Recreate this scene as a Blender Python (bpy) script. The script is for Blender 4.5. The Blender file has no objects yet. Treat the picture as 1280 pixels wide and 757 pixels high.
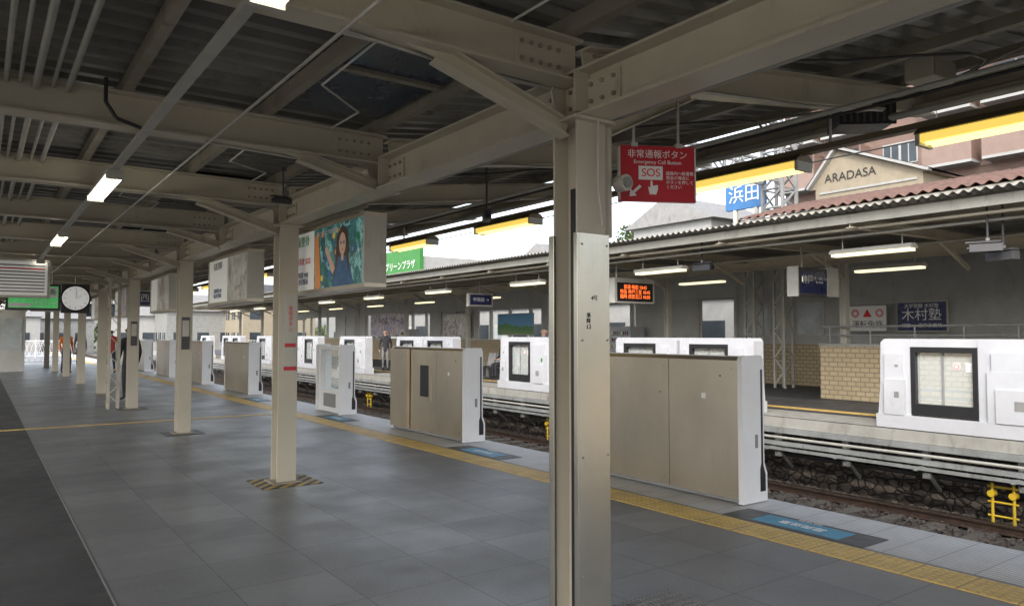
import bpy, math, random
from mathutils import Vector, Matrix
random.seed(7)
R=math.radians
scn=bpy.context.scene
scn.view_settings.view_transform='Standard'
scn.view_settings.look='None'
scn.view_settings.exposure=0
COL=scn.collection

# ------------------------------------------------------------ materials
MATS={}
def _new(name):
    m=bpy.data.materials.new(name); m.use_nodes=True
    nt=m.node_tree; nt.nodes.clear()
    out=nt.nodes.new('ShaderNodeOutputMaterial'); p=nt.nodes.new('ShaderNodeBsdfPrincipled')
    nt.links.new(p.outputs[0],out.inputs[0]); MATS[name]=m
    return m,nt,p
def N(nt,t,**k):
    n=nt.nodes.new(t)
    for a,b in k.items(): setattr(n,a,b)
    return n
def pos(nt,scale=(1,1,1),rot=(0,0,0)):
    g=N(nt,'ShaderNodeNewGeometry'); mp=N(nt,'ShaderNodeMapping')
    mp.inputs['Scale'].default_value=scale; mp.inputs['Rotation'].default_value=rot
    nt.links.new(g.outputs['Position'],mp.inputs['Vector']); return mp.outputs[0]
def math_(nt,op,a,b=None,c=None):
    n=N(nt,'ShaderNodeMath',operation=op)
    for i,v in enumerate((a,b,c)):
        if v is None: continue
        if isinstance(v,(int,float)): n.inputs[i].default_value=v
        else: nt.links.new(v,n.inputs[i])
    return n.outputs[0]
def mixc(nt,f,a,b):
    n=N(nt,'ShaderNodeMix',data_type='RGBA')
    if isinstance(f,(int,float)): n.inputs[0].default_value=f
    else: nt.links.new(f,n.inputs[0])
    for i,v in ((6,a),(7,b)):
        if isinstance(v,(tuple,list)): n.inputs[i].default_value=(*v[:3],1)
        else: nt.links.new(v,n.inputs[i])
    return n.outputs[2]
def noise(nt,vec,scale,detail=5,rough=.6):
    n=N(nt,'ShaderNodeTexNoise'); n.inputs['Scale'].default_value=scale
    n.inputs['Detail'].default_value=detail; n.inputs['Roughness'].default_value=rough
    nt.links.new(vec,n.inputs['Vector']); return n.outputs[0]
def ramp(nt,f,a,b):
    n=N(nt,'ShaderNodeMapRange'); nt.links.new(f,n.inputs[0])
    n.inputs[1].default_value=a; n.inputs[2].default_value=b; return n.outputs[0]
def bump(nt,p,h,strength=.3,dist=.01):
    b=N(nt,'ShaderNodeBump'); b.inputs['Strength'].default_value=strength; b.inputs['Distance'].default_value=dist
    nt.links.new(h,b.inputs['Height']); nt.links.new(b.outputs[0],p.inputs['Normal'])
def sc(c,k): return tuple(min(1,max(0,x*k)) for x in c)
def mat(name,col,rough=.5,metal=0,var=.12,scale=2.5,streak=1.0,bmp=0,bscale=60,dirt=None,dirtlo=.55,spec=.5,emit=None,es=0,trans=0,coat=0):
    m,nt,p=_new(name)
    v=pos(nt,(1,1,streak))
    n=noise(nt,v,scale)
    f=ramp(nt,n,.3,.7)
    c=mixc(nt,f,sc(col,1-var),sc(col,1+var))
    if dirt:
        n2=noise(nt,pos(nt,(1,1,.35)),4.5,8,.7)
        f2=ramp(nt,n2,dirtlo,dirtlo+.22)
        c=mixc(nt,f2,c,dirt)
    nt.links.new(c,p.inputs['Base Color'])
    n3=noise(nt,pos(nt),scale*3.3)
    rr=N(nt,'ShaderNodeMapRange'); nt.links.new(n3,rr.inputs[0]); rr.inputs[1].default_value=.3; rr.inputs[2].default_value=.7
    rr.inputs[3].default_value=max(.02,rough*.8); rr.inputs[4].default_value=min(1,rough*1.2)
    nt.links.new(rr.outputs[0],p.inputs['Roughness'])
    p.inputs['Metallic'].default_value=metal
    p.inputs['Specular IOR Level'].default_value=spec
    if bmp: bump(nt,p,noise(nt,pos(nt),bscale,3),bmp,.005)
    if emit:
        p.inputs['Emission Color'].default_value=(*emit,1); p.inputs['Emission Strength'].default_value=es
    if trans: p.inputs['Transmission Weight'].default_value=trans
    return m

mat('beam_paint',(.52,.475,.375),.42,var=.12,scale=1.6,dirt=(.22,.17,.11),dirtlo=.60,bmp=.08)
mat('column_paint',(.50,.465,.385),.38,var=.07,scale=1.4,dirt=(.28,.23,.17),dirtlo=.66,bmp=.05)
mat('beam_paint_dark',(.30,.27,.215),.55,var=.2,scale=2,dirt=(.14,.10,.07),dirtlo=.56)
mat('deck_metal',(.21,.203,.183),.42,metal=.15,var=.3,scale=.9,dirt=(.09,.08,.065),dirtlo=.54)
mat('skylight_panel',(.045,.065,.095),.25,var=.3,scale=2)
mat('conduit',(.45,.44,.40),.45,var=.15,metal=.2)
mat('cable_white',(.65,.65,.62),.5)
mat('cable_black',(.03,.03,.03),.5)
mat('black',(.02,.02,.022),.35)
mat('dark_grey',(.07,.07,.075),.45)
mat('mid_grey',(.25,.25,.25),.5,dirt=(.12,.11,.10))
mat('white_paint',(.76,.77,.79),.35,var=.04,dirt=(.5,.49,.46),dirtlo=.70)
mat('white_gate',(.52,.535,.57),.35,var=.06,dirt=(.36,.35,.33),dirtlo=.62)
mat('offwhite',(.50,.49,.44),.5,var=.08,dirt=(.30,.28,.23),dirtlo=.60)
mat('canopy_fascia',(.36,.35,.31),.5,var=.12,dirt=(.18,.16,.12),dirtlo=.55)
mat('lightgrey_steel',(.29,.305,.305),.45,metal=.2,var=.2,dirt=(.13,.11,.08),dirtlo=.54)
mat('gantry_steel',(.23,.24,.245),.5,var=.12,scale=3)
mat('red_sign',(.50,.02,.035),.35,var=.05)
mat('text_white',(.85,.85,.85),.5,var=.0)
mat('text_black',(.02,.02,.02),.5,var=0)
mat('text_green',(.02,.30,.10),.5,var=0)
mat('text_navy',(.02,.04,.16),.5,var=0)
mat('text_red',(.7,.03,.03),.5,var=0)
mat('navy_sign',(.02,.03,.11),.3)
mat('blue_sign',(.05,.17,.40),.4)
mat('floor_blue',(.06,.33,.52),.45,dirt=(.14,.22,.28),dirtlo=.5)
mat('yellow_metal',(.60,.42,.03),.4,dirt=(.3,.2,.05))
mat('green_sign',(.04,.20,.04),.4)
mat('concrete',(.25,.24,.22),.8,var=.2,dirt=(.12,.11,.09),dirtlo=.52,bmp=.3)
mat('concrete_light',(.34,.335,.31),.7,var=.15,dirt=(.18,.165,.135),dirtlo=.52,bmp=.2)
mat('rail_steel',(.12,.08,.06),.55,metal=.5,var=.3,scale=8)
mat('rail_top',(.6,.58,.55),.2,metal=1,var=.1)
mat('sleeper',(.10,.09,.075),.8,var=.3)
mat('stone',(.085,.072,.062),.9,var=.5,scale=9,bmp=.5,bscale=90)
mat('ground',(.16,.15,.13),.9,var=.3,scale=.4,bmp=.3)
mat('tile_brown',(.15,.085,.066),.6,var=.3,scale=3,dirt=(.08,.055,.045))
mat('wall_beige',(.27,.235,.175),.7,var=.1,dirt=(.2,.17,.13))
mat('wall_grey',(.44,.45,.44),.6,var=.1,dirt=(.30,.30,.29))
mat('house_grey',(.22,.225,.22),.6,var=.15)
mat('wall_white',(.50,.50,.48),.6,var=.08)
mat('house_white',(.33,.335,.33),.6,var=.1)
mat('wall_pink2',(.24,.175,.15),.75,var=.08)
mat('window_dark',(.04,.05,.06),.12,var=.3,scale=.7)
mat('window_bright',(.50,.55,.57),.2,var=.25,scale=1.4)
mat('foliage',(.07,.11,.035),.6,var=.5,scale=2.0)
mat('foliage_dark',(.035,.06,.02),.6,var=.4,scale=2.0)
mat('bark',(.12,.08,.05),.9,var=.3)
mat('skin',(.55,.35,.26),.5,var=.03)
mat('hair',(.02,.015,.012),.45,var=.1)
mat('cloth_dark',(.03,.03,.04),.8); mat('cloth_navy',(.04,.06,.13),.8); mat('cloth_grey',(.22,.22,.24),.8)
mat('cloth_red',(.4,.05,.04),.8); mat('cloth_orange',(.8,.22,.03),.7)
mat('tube_white',(.9,.9,.85),.4,var=0,emit=(1,.93,.78),es=8)
mat('tube_yellow',(.9,.75,.2),.4,var=0,emit=(1,.68,.13),es=.9)
mat('tube_core',(.9,.85,.5),.4,var=0,emit=(1,.82,.32),es=1.7)
mat('tube_far',(.9,.88,.7),.4,var=0,emit=(1,.88,.55),es=1.3)
mat('lamp_housing',(.16,.13,.08),.5,metal=.3)
mat('led_text',(.9,.2,.05),.5,var=0,emit=(1,.16,.03),es=2.0)
mat('board_face',(.72,.72,.68),.4,var=.04,emit=(.9,.9,.85),es=.15)
mat('clock_face',(.8,.8,.78),.4,var=.0,emit=(1,1,.97),es=.3)
mat('screen_green',(.1,.5,.12),.4,var=.5,scale=5,emit=(.12,.6,.2),es=.35)
mat('poster_hair',(.10,.05,.03),.4,var=.2); mat('poster_skin',(.62,.40,.30),.4,emit=(.62,.4,.3),es=.1); mat('poster_shirt',(.50,.55,.55),.4,emit=(.7,.72,.7),es=.1,var=.2,scale=14); mat('poster_orange',(.65,.25,.08),.4,emit=(.65,.25,.08),es=.15); mat('poster_yellow',(.65,.5,.08),.4,emit=(.65,.5,.08),es=.15)
mat('poster_dress',(.05,.14,.30),.4,var=.3,scale=14)

def brushed(name,col,rough,metal,st=.35):
    m,nt,p=_new(name)
    n=noise(nt,pos(nt,(60,60,.8)),1.5,4)
    n2=noise(nt,pos(nt,(1,1,.6)),1.6,5)
    n4=noise(nt,pos(nt,(14,14,.7)),1.3,7,.7)
    c=mixc(nt,ramp(nt,n2,.3,.7),sc(col,.86),sc(col,1.1))
    c=mixc(nt,math_(nt,'MULTIPLY',ramp(nt,n,.35,.65),.10),c,sc(col,.7))
    c=mixc(nt,math_(nt,'MULTIPLY',ramp(nt,n4,.58,.76),st),c,sc(col,.45))
    nt.links.new(c,p.inputs['Base Color'])
    p.inputs['Metallic'].default_value=metal
    r=N(nt,'ShaderNodeMapRange'); nt.links.new(n2,r.inputs[0]); r.inputs[3].default_value=rough*.75; r.inputs[4].default_value=rough*1.25
    nt.links.new(r.outputs[0],p.inputs['Roughness'])
    bump(nt,p,n,.03,.002)
brushed('stainless',(.56,.495,.40),.30,.80,.08)
brushed('stainless_clad',(.66,.63,.55),.22,.9,.25)

def floor_mat():
    m,nt,p=_new('floor_tile')
    v=pos(nt)
    b=N(nt,'ShaderNodeTexBrick'); b.offset=0.0; b.squash=1
    b.inputs['Scale'].default_value=1; b.inputs['Brick Width'].default_value=.6; b.inputs['Row Height'].default_value=.6
    b.inputs['Mortar Size'].default_value=.004; b.inputs['Mortar Smooth'].default_value=.1
    b.inputs['Color1'].default_value=(.158,.167,.178,1); b.inputs['Color2'].default_value=(.225,.235,.247,1); b.inputs['Mortar'].default_value=(.07,.072,.075,1)
    mp=N(nt,'ShaderNodeMapping'); mp.inputs['Location'].default_value=(-.68,.13,0); nt.links.new(v,mp.inputs[0]); nt.links.new(mp.outputs[0],b.inputs[0])
    n=noise(nt,v,1.1,7,.65); n2=noise(nt,v,55,4)
    c=mixc(nt,math_(nt,'MULTIPLY',ramp(nt,n,.35,.7),.4),b.outputs[0],(.15,.152,.155))
    c=mixc(nt,math_(nt,'MULTIPLY',ramp(nt,n2,.45,.62),.22),c,(.33,.33,.33))
    n5=noise(nt,v,7,8,.75)
    c=mixc(nt,math_(nt,'MULTIPLY',ramp(nt,n5,.60,.74),.4),c,(.09,.088,.085))
    nt.links.new(c,p.inputs['Base Color'])
    r=N(nt,'ShaderNodeMapRange'); nt.links.new(n,r.inputs[0]); r.inputs[1].default_value=.3; r.inputs[2].default_value=.7; r.inputs[3].default_value=.32; r.inputs[4].default_value=.52
    nt.links.new(r.outputs[0],p.inputs['Roughness']); p.inputs['Specular IOR Level'].default_value=.5
    h=math_(nt,'SUBTRACT',math_(nt,'MULTIPLY',n2,.15),b.outputs['Fac'])
    bump(nt,p,h,.3,.003)
floor_mat()
mat('asphalt',(.07,.07,.073),.65,var=.25,scale=1.3,bmp=.5,bscale=150,spec=.35)
def tactile_mat(name,col,bars=False):
    m,nt,p=_new(name)
    g=N(nt,'ShaderNodeNewGeometry'); s=N(nt,'ShaderNodeSeparateXYZ'); nt.links.new(g.outputs['Position'],s.inputs[0])
    fx=math_(nt,'SUBTRACT',math_(nt,'FRACT',math_(nt,'DIVIDE',math_(nt,'ADD',s.outputs[0],50),.055)),.5)
    fy=math_(nt,'SUBTRACT',math_(nt,'FRACT',math_(nt,'DIVIDE',math_(nt,'ADD',s.outputs[1],50),.055)),.5)
    d=math_(nt,'SQRT',math_(nt,'ADD',math_(nt,'MULTIPLY',fx,fx),math_(nt,'MULTIPLY',fy,fy)))
    h=N(nt,'ShaderNodeMapRange'); nt.links.new(d,h.inputs[0]); h.inputs[1].default_value=.40; h.inputs[2].default_value=.22
    jy=math_(nt,'ABSOLUTE',math_(nt,'SUBTRACT',math_(nt,'FRACT',math_(nt,'DIVIDE',math_(nt,'ADD',s.outputs[1],50),.33)),.5))
    jm=math_(nt,'GREATER_THAN',jy,.488)
    n=noise(nt,pos(nt),5,7,.7)
    c=mixc(nt,ramp(nt,n,.35,.7),sc(col,.8),sc(col,1.15))
    c=mixc(nt,math_(nt,'MULTIPLY',h.outputs[0],.40),c,sc(col,1.6))
    c=mixc(nt,math_(nt,'MULTIPLY',jm,.7),c,(.15,.12,.07))
    n3=noise(nt,pos(nt),2.2,8,.75)
    c=mixc(nt,math_(nt,'MULTIPLY',ramp(nt,n3,.52,.7),.5),c,(.28,.24,.17))
    nt.links.new(c,p.inputs['Base Color']); p.inputs['Roughness'].default_value=.5
    bump(nt,p,h.outputs[0],1,.008)
tactile_mat('tactile_yellow',(.74,.50,.15))
def ribbed():
    m,nt,p=_new('edge_ribbed')
    g=N(nt,'ShaderNodeNewGeometry'); s=N(nt,'ShaderNodeSeparateXYZ'); nt.links.new(g.outputs['Position'],s.inputs[0])
    h=math_(nt,'SINE',math_(nt,'MULTIPLY',s.outputs[0],2*math.pi/.045))
    jy=math_(nt,'ABSOLUTE',math_(nt,'SUBTRACT',math_(nt,'FRACT',math_(nt,'DIVIDE',math_(nt,'ADD',s.outputs[1],50),.3)),.5))
    jm=math_(nt,'GREATER_THAN',jy,.485)
    n=noise(nt,pos(nt),3,7,.7)
    c=mixc(nt,ramp(nt,n,.3,.7),(.52,.53,.535),(.70,.71,.72))
    c=mixc(nt,math_(nt,'MULTIPLY',ramp(nt,h,-.2,-.9),.55),c,(.18,.18,.18))
    c=mixc(nt,math_(nt,'MULTIPLY',jm,.6),c,(.16,.16,.16))
    nt.links.new(c,p.inputs['Base Color']); p.inputs['Roughness'].default_value=.45
    bump(nt,p,h,.6,.004)
ribbed()
def brickm(name,c1,c2,mort,w,h,ms):
    m,nt,p=_new(name)
    g=N(nt,'ShaderNodeNewGeometry'); s=N(nt,'ShaderNodeSeparateXYZ'); nt.links.new(g.outputs['Position'],s.inputs[0])
    cb=N(nt,'ShaderNodeCombineXYZ'); nt.links.new(math_(nt,'ADD',s.outputs[1],s.outputs[0]),cb.inputs[0]); nt.links.new(s.outputs[2],cb.inputs[1])
    b=N(nt,'ShaderNodeTexBrick'); b.inputs['Scale'].default_value=1; b.inputs['Brick Width'].default_value=w; b.inputs['Row Height'].default_value=h
    b.inputs['Mortar Size'].default_value=ms; b.inputs['Color1'].default_value=(*c1,1); b.inputs['Color2'].default_value=(*c2,1); b.inputs['Mortar'].default_value=(*mort,1)
    nt.links.new(cb.outputs[0],b.inputs[0])
    n=noise(nt,pos(nt),1.5,6)
    c=mixc(nt,math_(nt,'MULTIPLY',ramp(nt,n,.4,.7),.3),b.outputs[0],sc(c1,.6))
    nt.links.new(c,p.inputs['Base Color']); p.inputs['Roughness'].default_value=.6
    bump(nt,p,math_(nt,'SUBTRACT',1.0,b.outputs['Fac']),.4,.005)
brickm('brick_beige',(.60,.48,.30),(.52,.41,.25),(.27,.22,.15),.22,.11,.012)
brickm('pink_tile',(.20,.128,.104),(.165,.105,.086),(.19,.14,.12),.30,.12,.01)
def stonewall():
    m,nt,p=_new('stone_wall')
    v=N(nt,'ShaderNodeTexVoronoi'); v.inputs['Scale'].default_value=6.5; nt.links.new(pos(nt,(1,1,1.3)),v.inputs[0])
    v2=N(nt,'ShaderNodeTexVoronoi',feature='DISTANCE_TO_EDGE'); v2.inputs['Scale'].default_value=6.5; nt.links.new(pos(nt,(1,1,1.3)),v2.inputs[0])
    s=N(nt,'ShaderNodeSeparateColor'); nt.links.new(v.outputs['Color'],s.inputs[0])
    c=mixc(nt,s.outputs[0],(.05,.042,.037),(.135,.112,.098))
    c=mixc(nt,ramp(nt,v2.outputs[0],.06,.0),c,(.02,.018,.016))
    n=noise(nt,pos(nt),12,6); c=mixc(nt,math_(nt,'MULTIPLY',ramp(nt,n,.4,.7),.4),c,(.07,.06,.052))
    nt.links.new(c,p.inputs['Base Color']); p.inputs['Roughness'].default_value=.85
    h=math_(nt,'ADD',ramp(nt,v2.outputs[0],0,.12),math_(nt,'MULTIPLY',n,.4)); bump(nt,p,h,1,.05)
stonewall()
def ballastm():
    m,nt,p=_new('ballast')
    v=N(nt,'ShaderNodeTexVoronoi'); v.inputs['Scale'].default_value=18; nt.links.new(pos(nt),v.inputs[0])
    s=N(nt,'ShaderNodeSeparateColor'); nt.links.new(v.outputs['Color'],s.inputs[0])
    c=mixc(nt,s.outputs[0],(.03,.026,.022),(.10,.086,.074)); nt.links.new(c,p.inputs['Base Color']); p.inputs['Roughness'].default_value=.9
    bump(nt,p,math_(nt,'SUBTRACT',1.0,v.outputs['Distance']),1,.04)
ballastm()
def hazard():
    m,nt,p=_new('hazard')
    g=N(nt,'ShaderNodeNewGeometry'); s=N(nt,'ShaderNodeSeparateXYZ'); nt.links.new(g.outputs['Position'],s.inputs[0])
    f=math_(nt,'FRACT',math_(nt,'DIVIDE',math_(nt,'ADD',math_(nt,'SUBTRACT',s.outputs[0],s.outputs[1]),50),.16))
    n=noise(nt,pos(nt),9,6)
    c=mixc(nt,math_(nt,'GREATER_THAN',f,.5),(.03,.03,.03),(.5,.34,.08))
    c=mixc(nt,math_(nt,'MULTIPLY',ramp(nt,n,.45,.65),.6),c,(.12,.11,.09))
    nt.links.new(c,p.inputs['Base Color']); p.inputs['Roughness'].default_value=.55
hazard()
def poster(name,ca,cb,cc,scale,es=.25):
    m,nt,p=_new(name)
    v=N(nt,'ShaderNodeTexVoronoi'); v.inputs['Scale'].default_value=scale; v.inputs['Randomness'].default_value=1
    wn=noise(nt,pos(nt),scale*.6,4); 
    ad=N(nt,'ShaderNodeVectorMath',operation='ADD'); nt.links.new(pos(nt,(1,1,.7)),ad.inputs[0]); nt.links.new(wn,ad.inputs[1]); nt.links.new(ad.outputs[0],v.inputs[0])
    s=N(nt,'ShaderNodeSeparateColor'); nt.links.new(v.outputs['Color'],s.inputs[0])
    c=mixc(nt,s.outputs[0],ca,cb); c=mixc(nt,math_(nt,'GREATER_THAN',s.outputs[1],.74),c,cc)
    n=noise(nt,pos(nt),9,5); c=mixc(nt,math_(nt,'MULTIPLY',ramp(nt,n,.4,.6),.4),c,sc(ca,.5))
    nt.links.new(c,p.inputs['Base Color']); nt.links.new(c,p.inputs['Emission Color']); p.inputs['Emission Strength'].default_value=es; p.inputs['Roughness'].default_value=.3
poster('poster_teal',(.015,.06,.07),(.05,.20,.19),(.20,.45,.42),9,.3)
poster('poster_warm',(.35,.33,.28),(.55,.53,.48),(.25,.2,.2),5,.15)
poster('poster_purple',(.25,.2,.3),(.5,.45,.5),(.6,.5,.4),5,.1)
def landscape():
    m,nt,p=_new('poster_landscape')
    g=N(nt,'ShaderNodeNewGeometry'); s=N(nt,'ShaderNodeSeparateXYZ'); nt.links.new(g.outputs['Position'],s.inputs[0])
    n=noise(nt,pos(nt,(1,1,.1)),1.3,5)
    h=math_(nt,'SUBTRACT',s.outputs[2],math_(nt,'MULTIPLY',n,.9))
    c=mixc(nt,math_(nt,'GREATER_THAN',h,1.50),(.14,.34,.13),(.20,.48,.80))
    c=mixc(nt,ramp(nt,h,1.35,1.0),c,(.3,.42,.2)); nt.links.new(c,p.inputs['Base Color'])
landscape()
m,nt,p=_new('glass'); p.inputs['Base Color'].default_value=(.85,.92,.92,1); p.inputs['Roughness'].default_value=.03
p.inputs['Alpha'].default_value=.28; p.inputs['Specular IOR Level'].default_value=.6

# ------------------------------------------------------------ builder
class B:
    def __init__(s): s.v=[]; s.f=[]; s.m=[]; s.sm=[]; s.names=[]
    def mi(s,n):
        if n not in s.names: s.names.append(n)
        return s.names.index(n)
    def add(s,vs,fs,mt,smooth=False):
        o=len(s.v); s.v+= [tuple(x) for x in vs]; k=s.mi(mt)
        for f in fs: s.f.append([i+o for i in f]); s.m.append(k); s.sm.append(smooth)
    def box(s,x0,x1,y0,y1,z0,z1,mt):
        vs=[(x,y,z) for z in (z0,z1) for y in (y0,y1) for x in (x0,x1)]
        s.add(vs,[(0,2,3,1),(4,5,7,6),(0,1,5,4),(2,6,7,3),(0,4,6,2),(1,3,7,5)],mt)
    def beam(s,p0,p1,w,h,mt,up=(0,0,1),off=0):
        p0=Vector(p0);p1=Vector(p1);d=(p1-p0).normalized();side=d.cross(Vector(up)).normalized();u=side.cross(d)
        p0=p0+u*off;p1=p1+u*off
        vs=[]
        for p in (p0,p1):
            for a,b in ((-1,-1),(1,-1),(1,1),(-1,1)): vs.append(p+side*(a*w/2)+u*(b*h/2))
        s.add(vs,[(0,1,2,3),(7,6,5,4),(0,4,5,1),(1,5,6,2),(2,6,7,3),(3,7,4,0)],mt)
    def ibeam(s,p0,p1,h,w,mt,tf=.014,tw=.012,up=(0,0,1)):
        s.beam(p0,p1,w,tf,mt,up,h/2-tf/2); s.beam(p0,p1,w,tf,mt,up,-h/2+tf/2); s.beam(p0,p1,tw,h-2*tf,mt,up)
    def cyl(s,p0,p1,r,mt,seg=10,r2=None):
        p0=Vector(p0);p1=Vector(p1);d=(p1-p0).normalized()
        a=d.cross(Vector((0,0,1)) if abs(d.z)<.9 else Vector((1,0,0))).normalized(); b=d.cross(a)
        r2=r if r2 is None else r2
        vs=[]
        for p,rr in ((p0,r),(p1,r2)):
            for i in range(seg):
                t=2*math.pi*i/seg; vs.append(p+a*(rr*math.cos(t))+b*(rr*math.sin(t)))
        s.add(vs,[(i,(i+1)%seg,seg+(i+1)%seg,seg+i) for i in range(seg)],mt,True)
        s.add([vs[i] for i in range(seg)],[list(range(seg))[::-1]],mt); s.add([vs[seg+i] for i in range(seg)],[list(range(seg))],mt)
    def path(s,pts,r,mt,seg=8):
        for a,b in zip(pts[:-1],pts[1:]): s.cyl(a,b,r,mt,seg)
    def prism(s,pts,axis,a0,a1,mt):
        def P(p,a): return {'x':(a,p[0],p[1]),'y':(p[0],a,p[1]),'z':(p[0],p[1],a)}[axis]
        n=len(pts); vs=[P(p,a0) for p in pts]+[P(p,a1) for p in pts]
        s.add(vs,[list(range(n))[::-1],list(range(n,2*n))]+[(i,(i+1)%n,n+(i+1)%n,n+i) for i in range(n)],mt)
    def quad(s,vs,mt): s.add(vs,[tuple(range(len(vs)))],mt)
    def corr(s,prof,y0,y1,pitch,amp,mt,trap=True):
        n=int((y1-y0)/pitch); ys=[]
        for i in range(n):
            y=y0+i*pitch
            if trap: ys+=[(y,0),(y+.35*pitch,0),(y+.5*pitch,amp),(y+.85*pitch,amp)]
            else: ys+=[(y+pitch*k/6,amp*.5*(1-math.cos(2*math.pi*k/6))) for k in range(6)]
        vs=[(x,y,z+a) for (y,a) in ys for (x,z) in prof]; m=len(prof)
        fs=[(i*m+j,(i+1)*m+j,(i+1)*m+j+1,i*m+j+1) for i in range(len(ys)-1) for j in range(m-1)]
        s.add(vs,fs,mt,not trap)
    def build(s,name,loc=(0,0,0),rz=0,bevel=0,parent=None,fix=True):
        me=bpy.data.meshes.new(name); me.from_pydata(s.v,[],s.f)
        for n in s.names: me.materials.append(MATS[n])
        me.polygons.foreach_set('material_index',s.m); me.polygons.foreach_set('use_smooth',s.sm)
        me.update()
        if fix:
            import bmesh
            bm=bmesh.new(); bm.from_mesh(me); bmesh.ops.recalc_face_normals(bm,faces=bm.faces); bm.to_mesh(me); bm.free()
        o=bpy.data.objects.new(name,me); COL.objects.link(o); o.location=loc; o.rotation_euler=(0,0,rz)
        if bevel:
            md=o.modifiers.new('bevel','BEVEL'); md.width=bevel; md.segments=2; md.limit_method='ANGLE'; md.angle_limit=R(40)
        if parent: o.parent=parent
        return o
def txt(parent,s,loc,size,mt,face='-y',align='CENTER',rz=None,name='lettering',sp=1.0,flat=False):
    cu=bpy.data.curves.new(name,'FONT'); cu.body=s; cu.size=size; cu.align_x=align; cu.align_y='CENTER'; cu.space_line=sp; cu.extrude=.001
    cu.materials.append(MATS[mt]); o=bpy.data.objects.new(name,cu); COL.objects.link(o)
    o.location=loc
    o.rotation_euler=(R(90),0,{'-y':0,'-x':R(-90),'+x':R(90)}[face] if rz is None else rz)
    if flat: o.rotation_euler=(0,0,rz or 0)
    o.parent=parent
    return o

# ------------------------------------------------------------ ground & platforms
Y0,Y1=-9,78
CE=43
b=B(); b.quad([(-900,-900,-1.42),(900,-900,-1.42),(900,900,-1.42),(-900,900,-1.42)],'ground'); b.build('ground')
b=B(); b.quad([(6.0,Y0-60,-1.30),(12.75,Y0-60,-1.30),(12.75,220,-1.30),(6.0,220,-1.30)],'ballast')
for i in range(6500):
    x=random.uniform(10.2,12.6); y=random.choice([random.uniform(-1,14),random.uniform(-1,40)]); r=random.uniform(.02,.045)
    q=Matrix.Rotation(random.uniform(0,6),3,Vector((random.random(),random.random(),random.random()+.1)).normalized())
    vs=[Vector((x,y,-1.29))+q@Vector((sx*r*random.uniform(.6,1.2),sy*r*random.uniform(.6,1.2),sz*r*random.uniform(.5,1))) for sz in(-1,1) for sy in(-1,1) for sx in(-1,1)]
    b.add(vs,[(0,2,3,1),(4,5,7,6),(0,1,5,4),(2,6,7,3),(0,4,6,2),(1,3,7,5)],'stone')
b.build('ballast')
for cx in (7.55,11.05):
    b=B()
    for sx in (-.72,.72):
        x=cx+sx
        b.box(x-.035,x+.035,Y0-50,200,-1.16,-1.125,'rail_steel'); b.box(x-.03,x+.03,Y0-50,200,-1.125,-1.118,'rail_top')
        b.box(x-.009,x+.009,Y0-50,200,-1.25,-1.16,'rail_steel'); b.box(x-.07,x+.07,Y0-50,200,-1.262,-1.25,'rail_steel')
    for i in range(150):
        y=Y0+i*.62; b.box(cx-1.1,cx+1.1,y,y+.22,-1.32,-1.264,'sleeper')
    b.build('railway_track')

b=B()
b.box(-3.5,5.85,Y0,Y1,-1.41,-.012,'concrete')
b.box(5.3,6.05,Y0,Y1,-.22,-.012,'concrete_light')
b.quad([(-3.5,Y0,0),(.68,Y0,0),(.68,Y1,0),(-3.5,Y1,0)],'asphalt')
b.quad([(.68,Y0,0),(4.83,Y0,0),(4.83,Y1,0),(.68,Y1,0)],'floor_tile')
b.quad([(5.16,Y0,0),(5.22,Y0,0),(5.22,Y1,0),(5.16,Y1,0)],'floor_tile')
b.quad([(5.22,Y0,0),(6.05,Y0,0),(6.05,Y1,0),(5.22,Y1,0)],'edge_ribbed')
b.quad([(4.83,Y0,0),(5.16,Y0,0),(5.16,Y1,0),(4.83,Y1,0)],'floor_tile')
b.build('station_platform',fix=False)
b=B(); b.box(4.83,5.16,Y0,Y1,.001,.006,'tactile_yellow')
b.build('tactile_paving')
b=B(); b.box(-.6,4.82,14.36,14.50,.001,.005,'tactile_yellow'); b.build('tactile_paving')
b=B(); b.box(.665,.678,Y0,Y1,.001,.003,'mid_grey'); b.build('floor_drain')
for y in (3.55,8.15,13.0,17.8):
    b=B(); b.box(5.20,5.56,y-.62,y+.62,.001,.005,'dark_grey'); b.box(5.25,5.50,y-.40,y+.36,.005,.008,'floor_blue')
    o=b.build('floor_marking'); 
    txt(o,'足元注意',(5.38,y-.02,.0095),.10,'text_white',flat=True,rz=R(90)); txt(o,'MIND THE GAP',(5.53,y,.0065),.03,'text_white',flat=True,rz=R(90))
b=B()
b.box(2.95,3.42,2.78,3.14,.001,.005,'dark_grey')
for i in range(15): b.box(2.96+i*.031,2.975+i*.031,2.79,3.13,.005,.012,'mid_grey')
for i in range(6): b.box(2.96,3.41,2.80+i*.06,2.812+i*.06,.006,.013,'mid_grey')
b.build('drain_grate')

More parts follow.
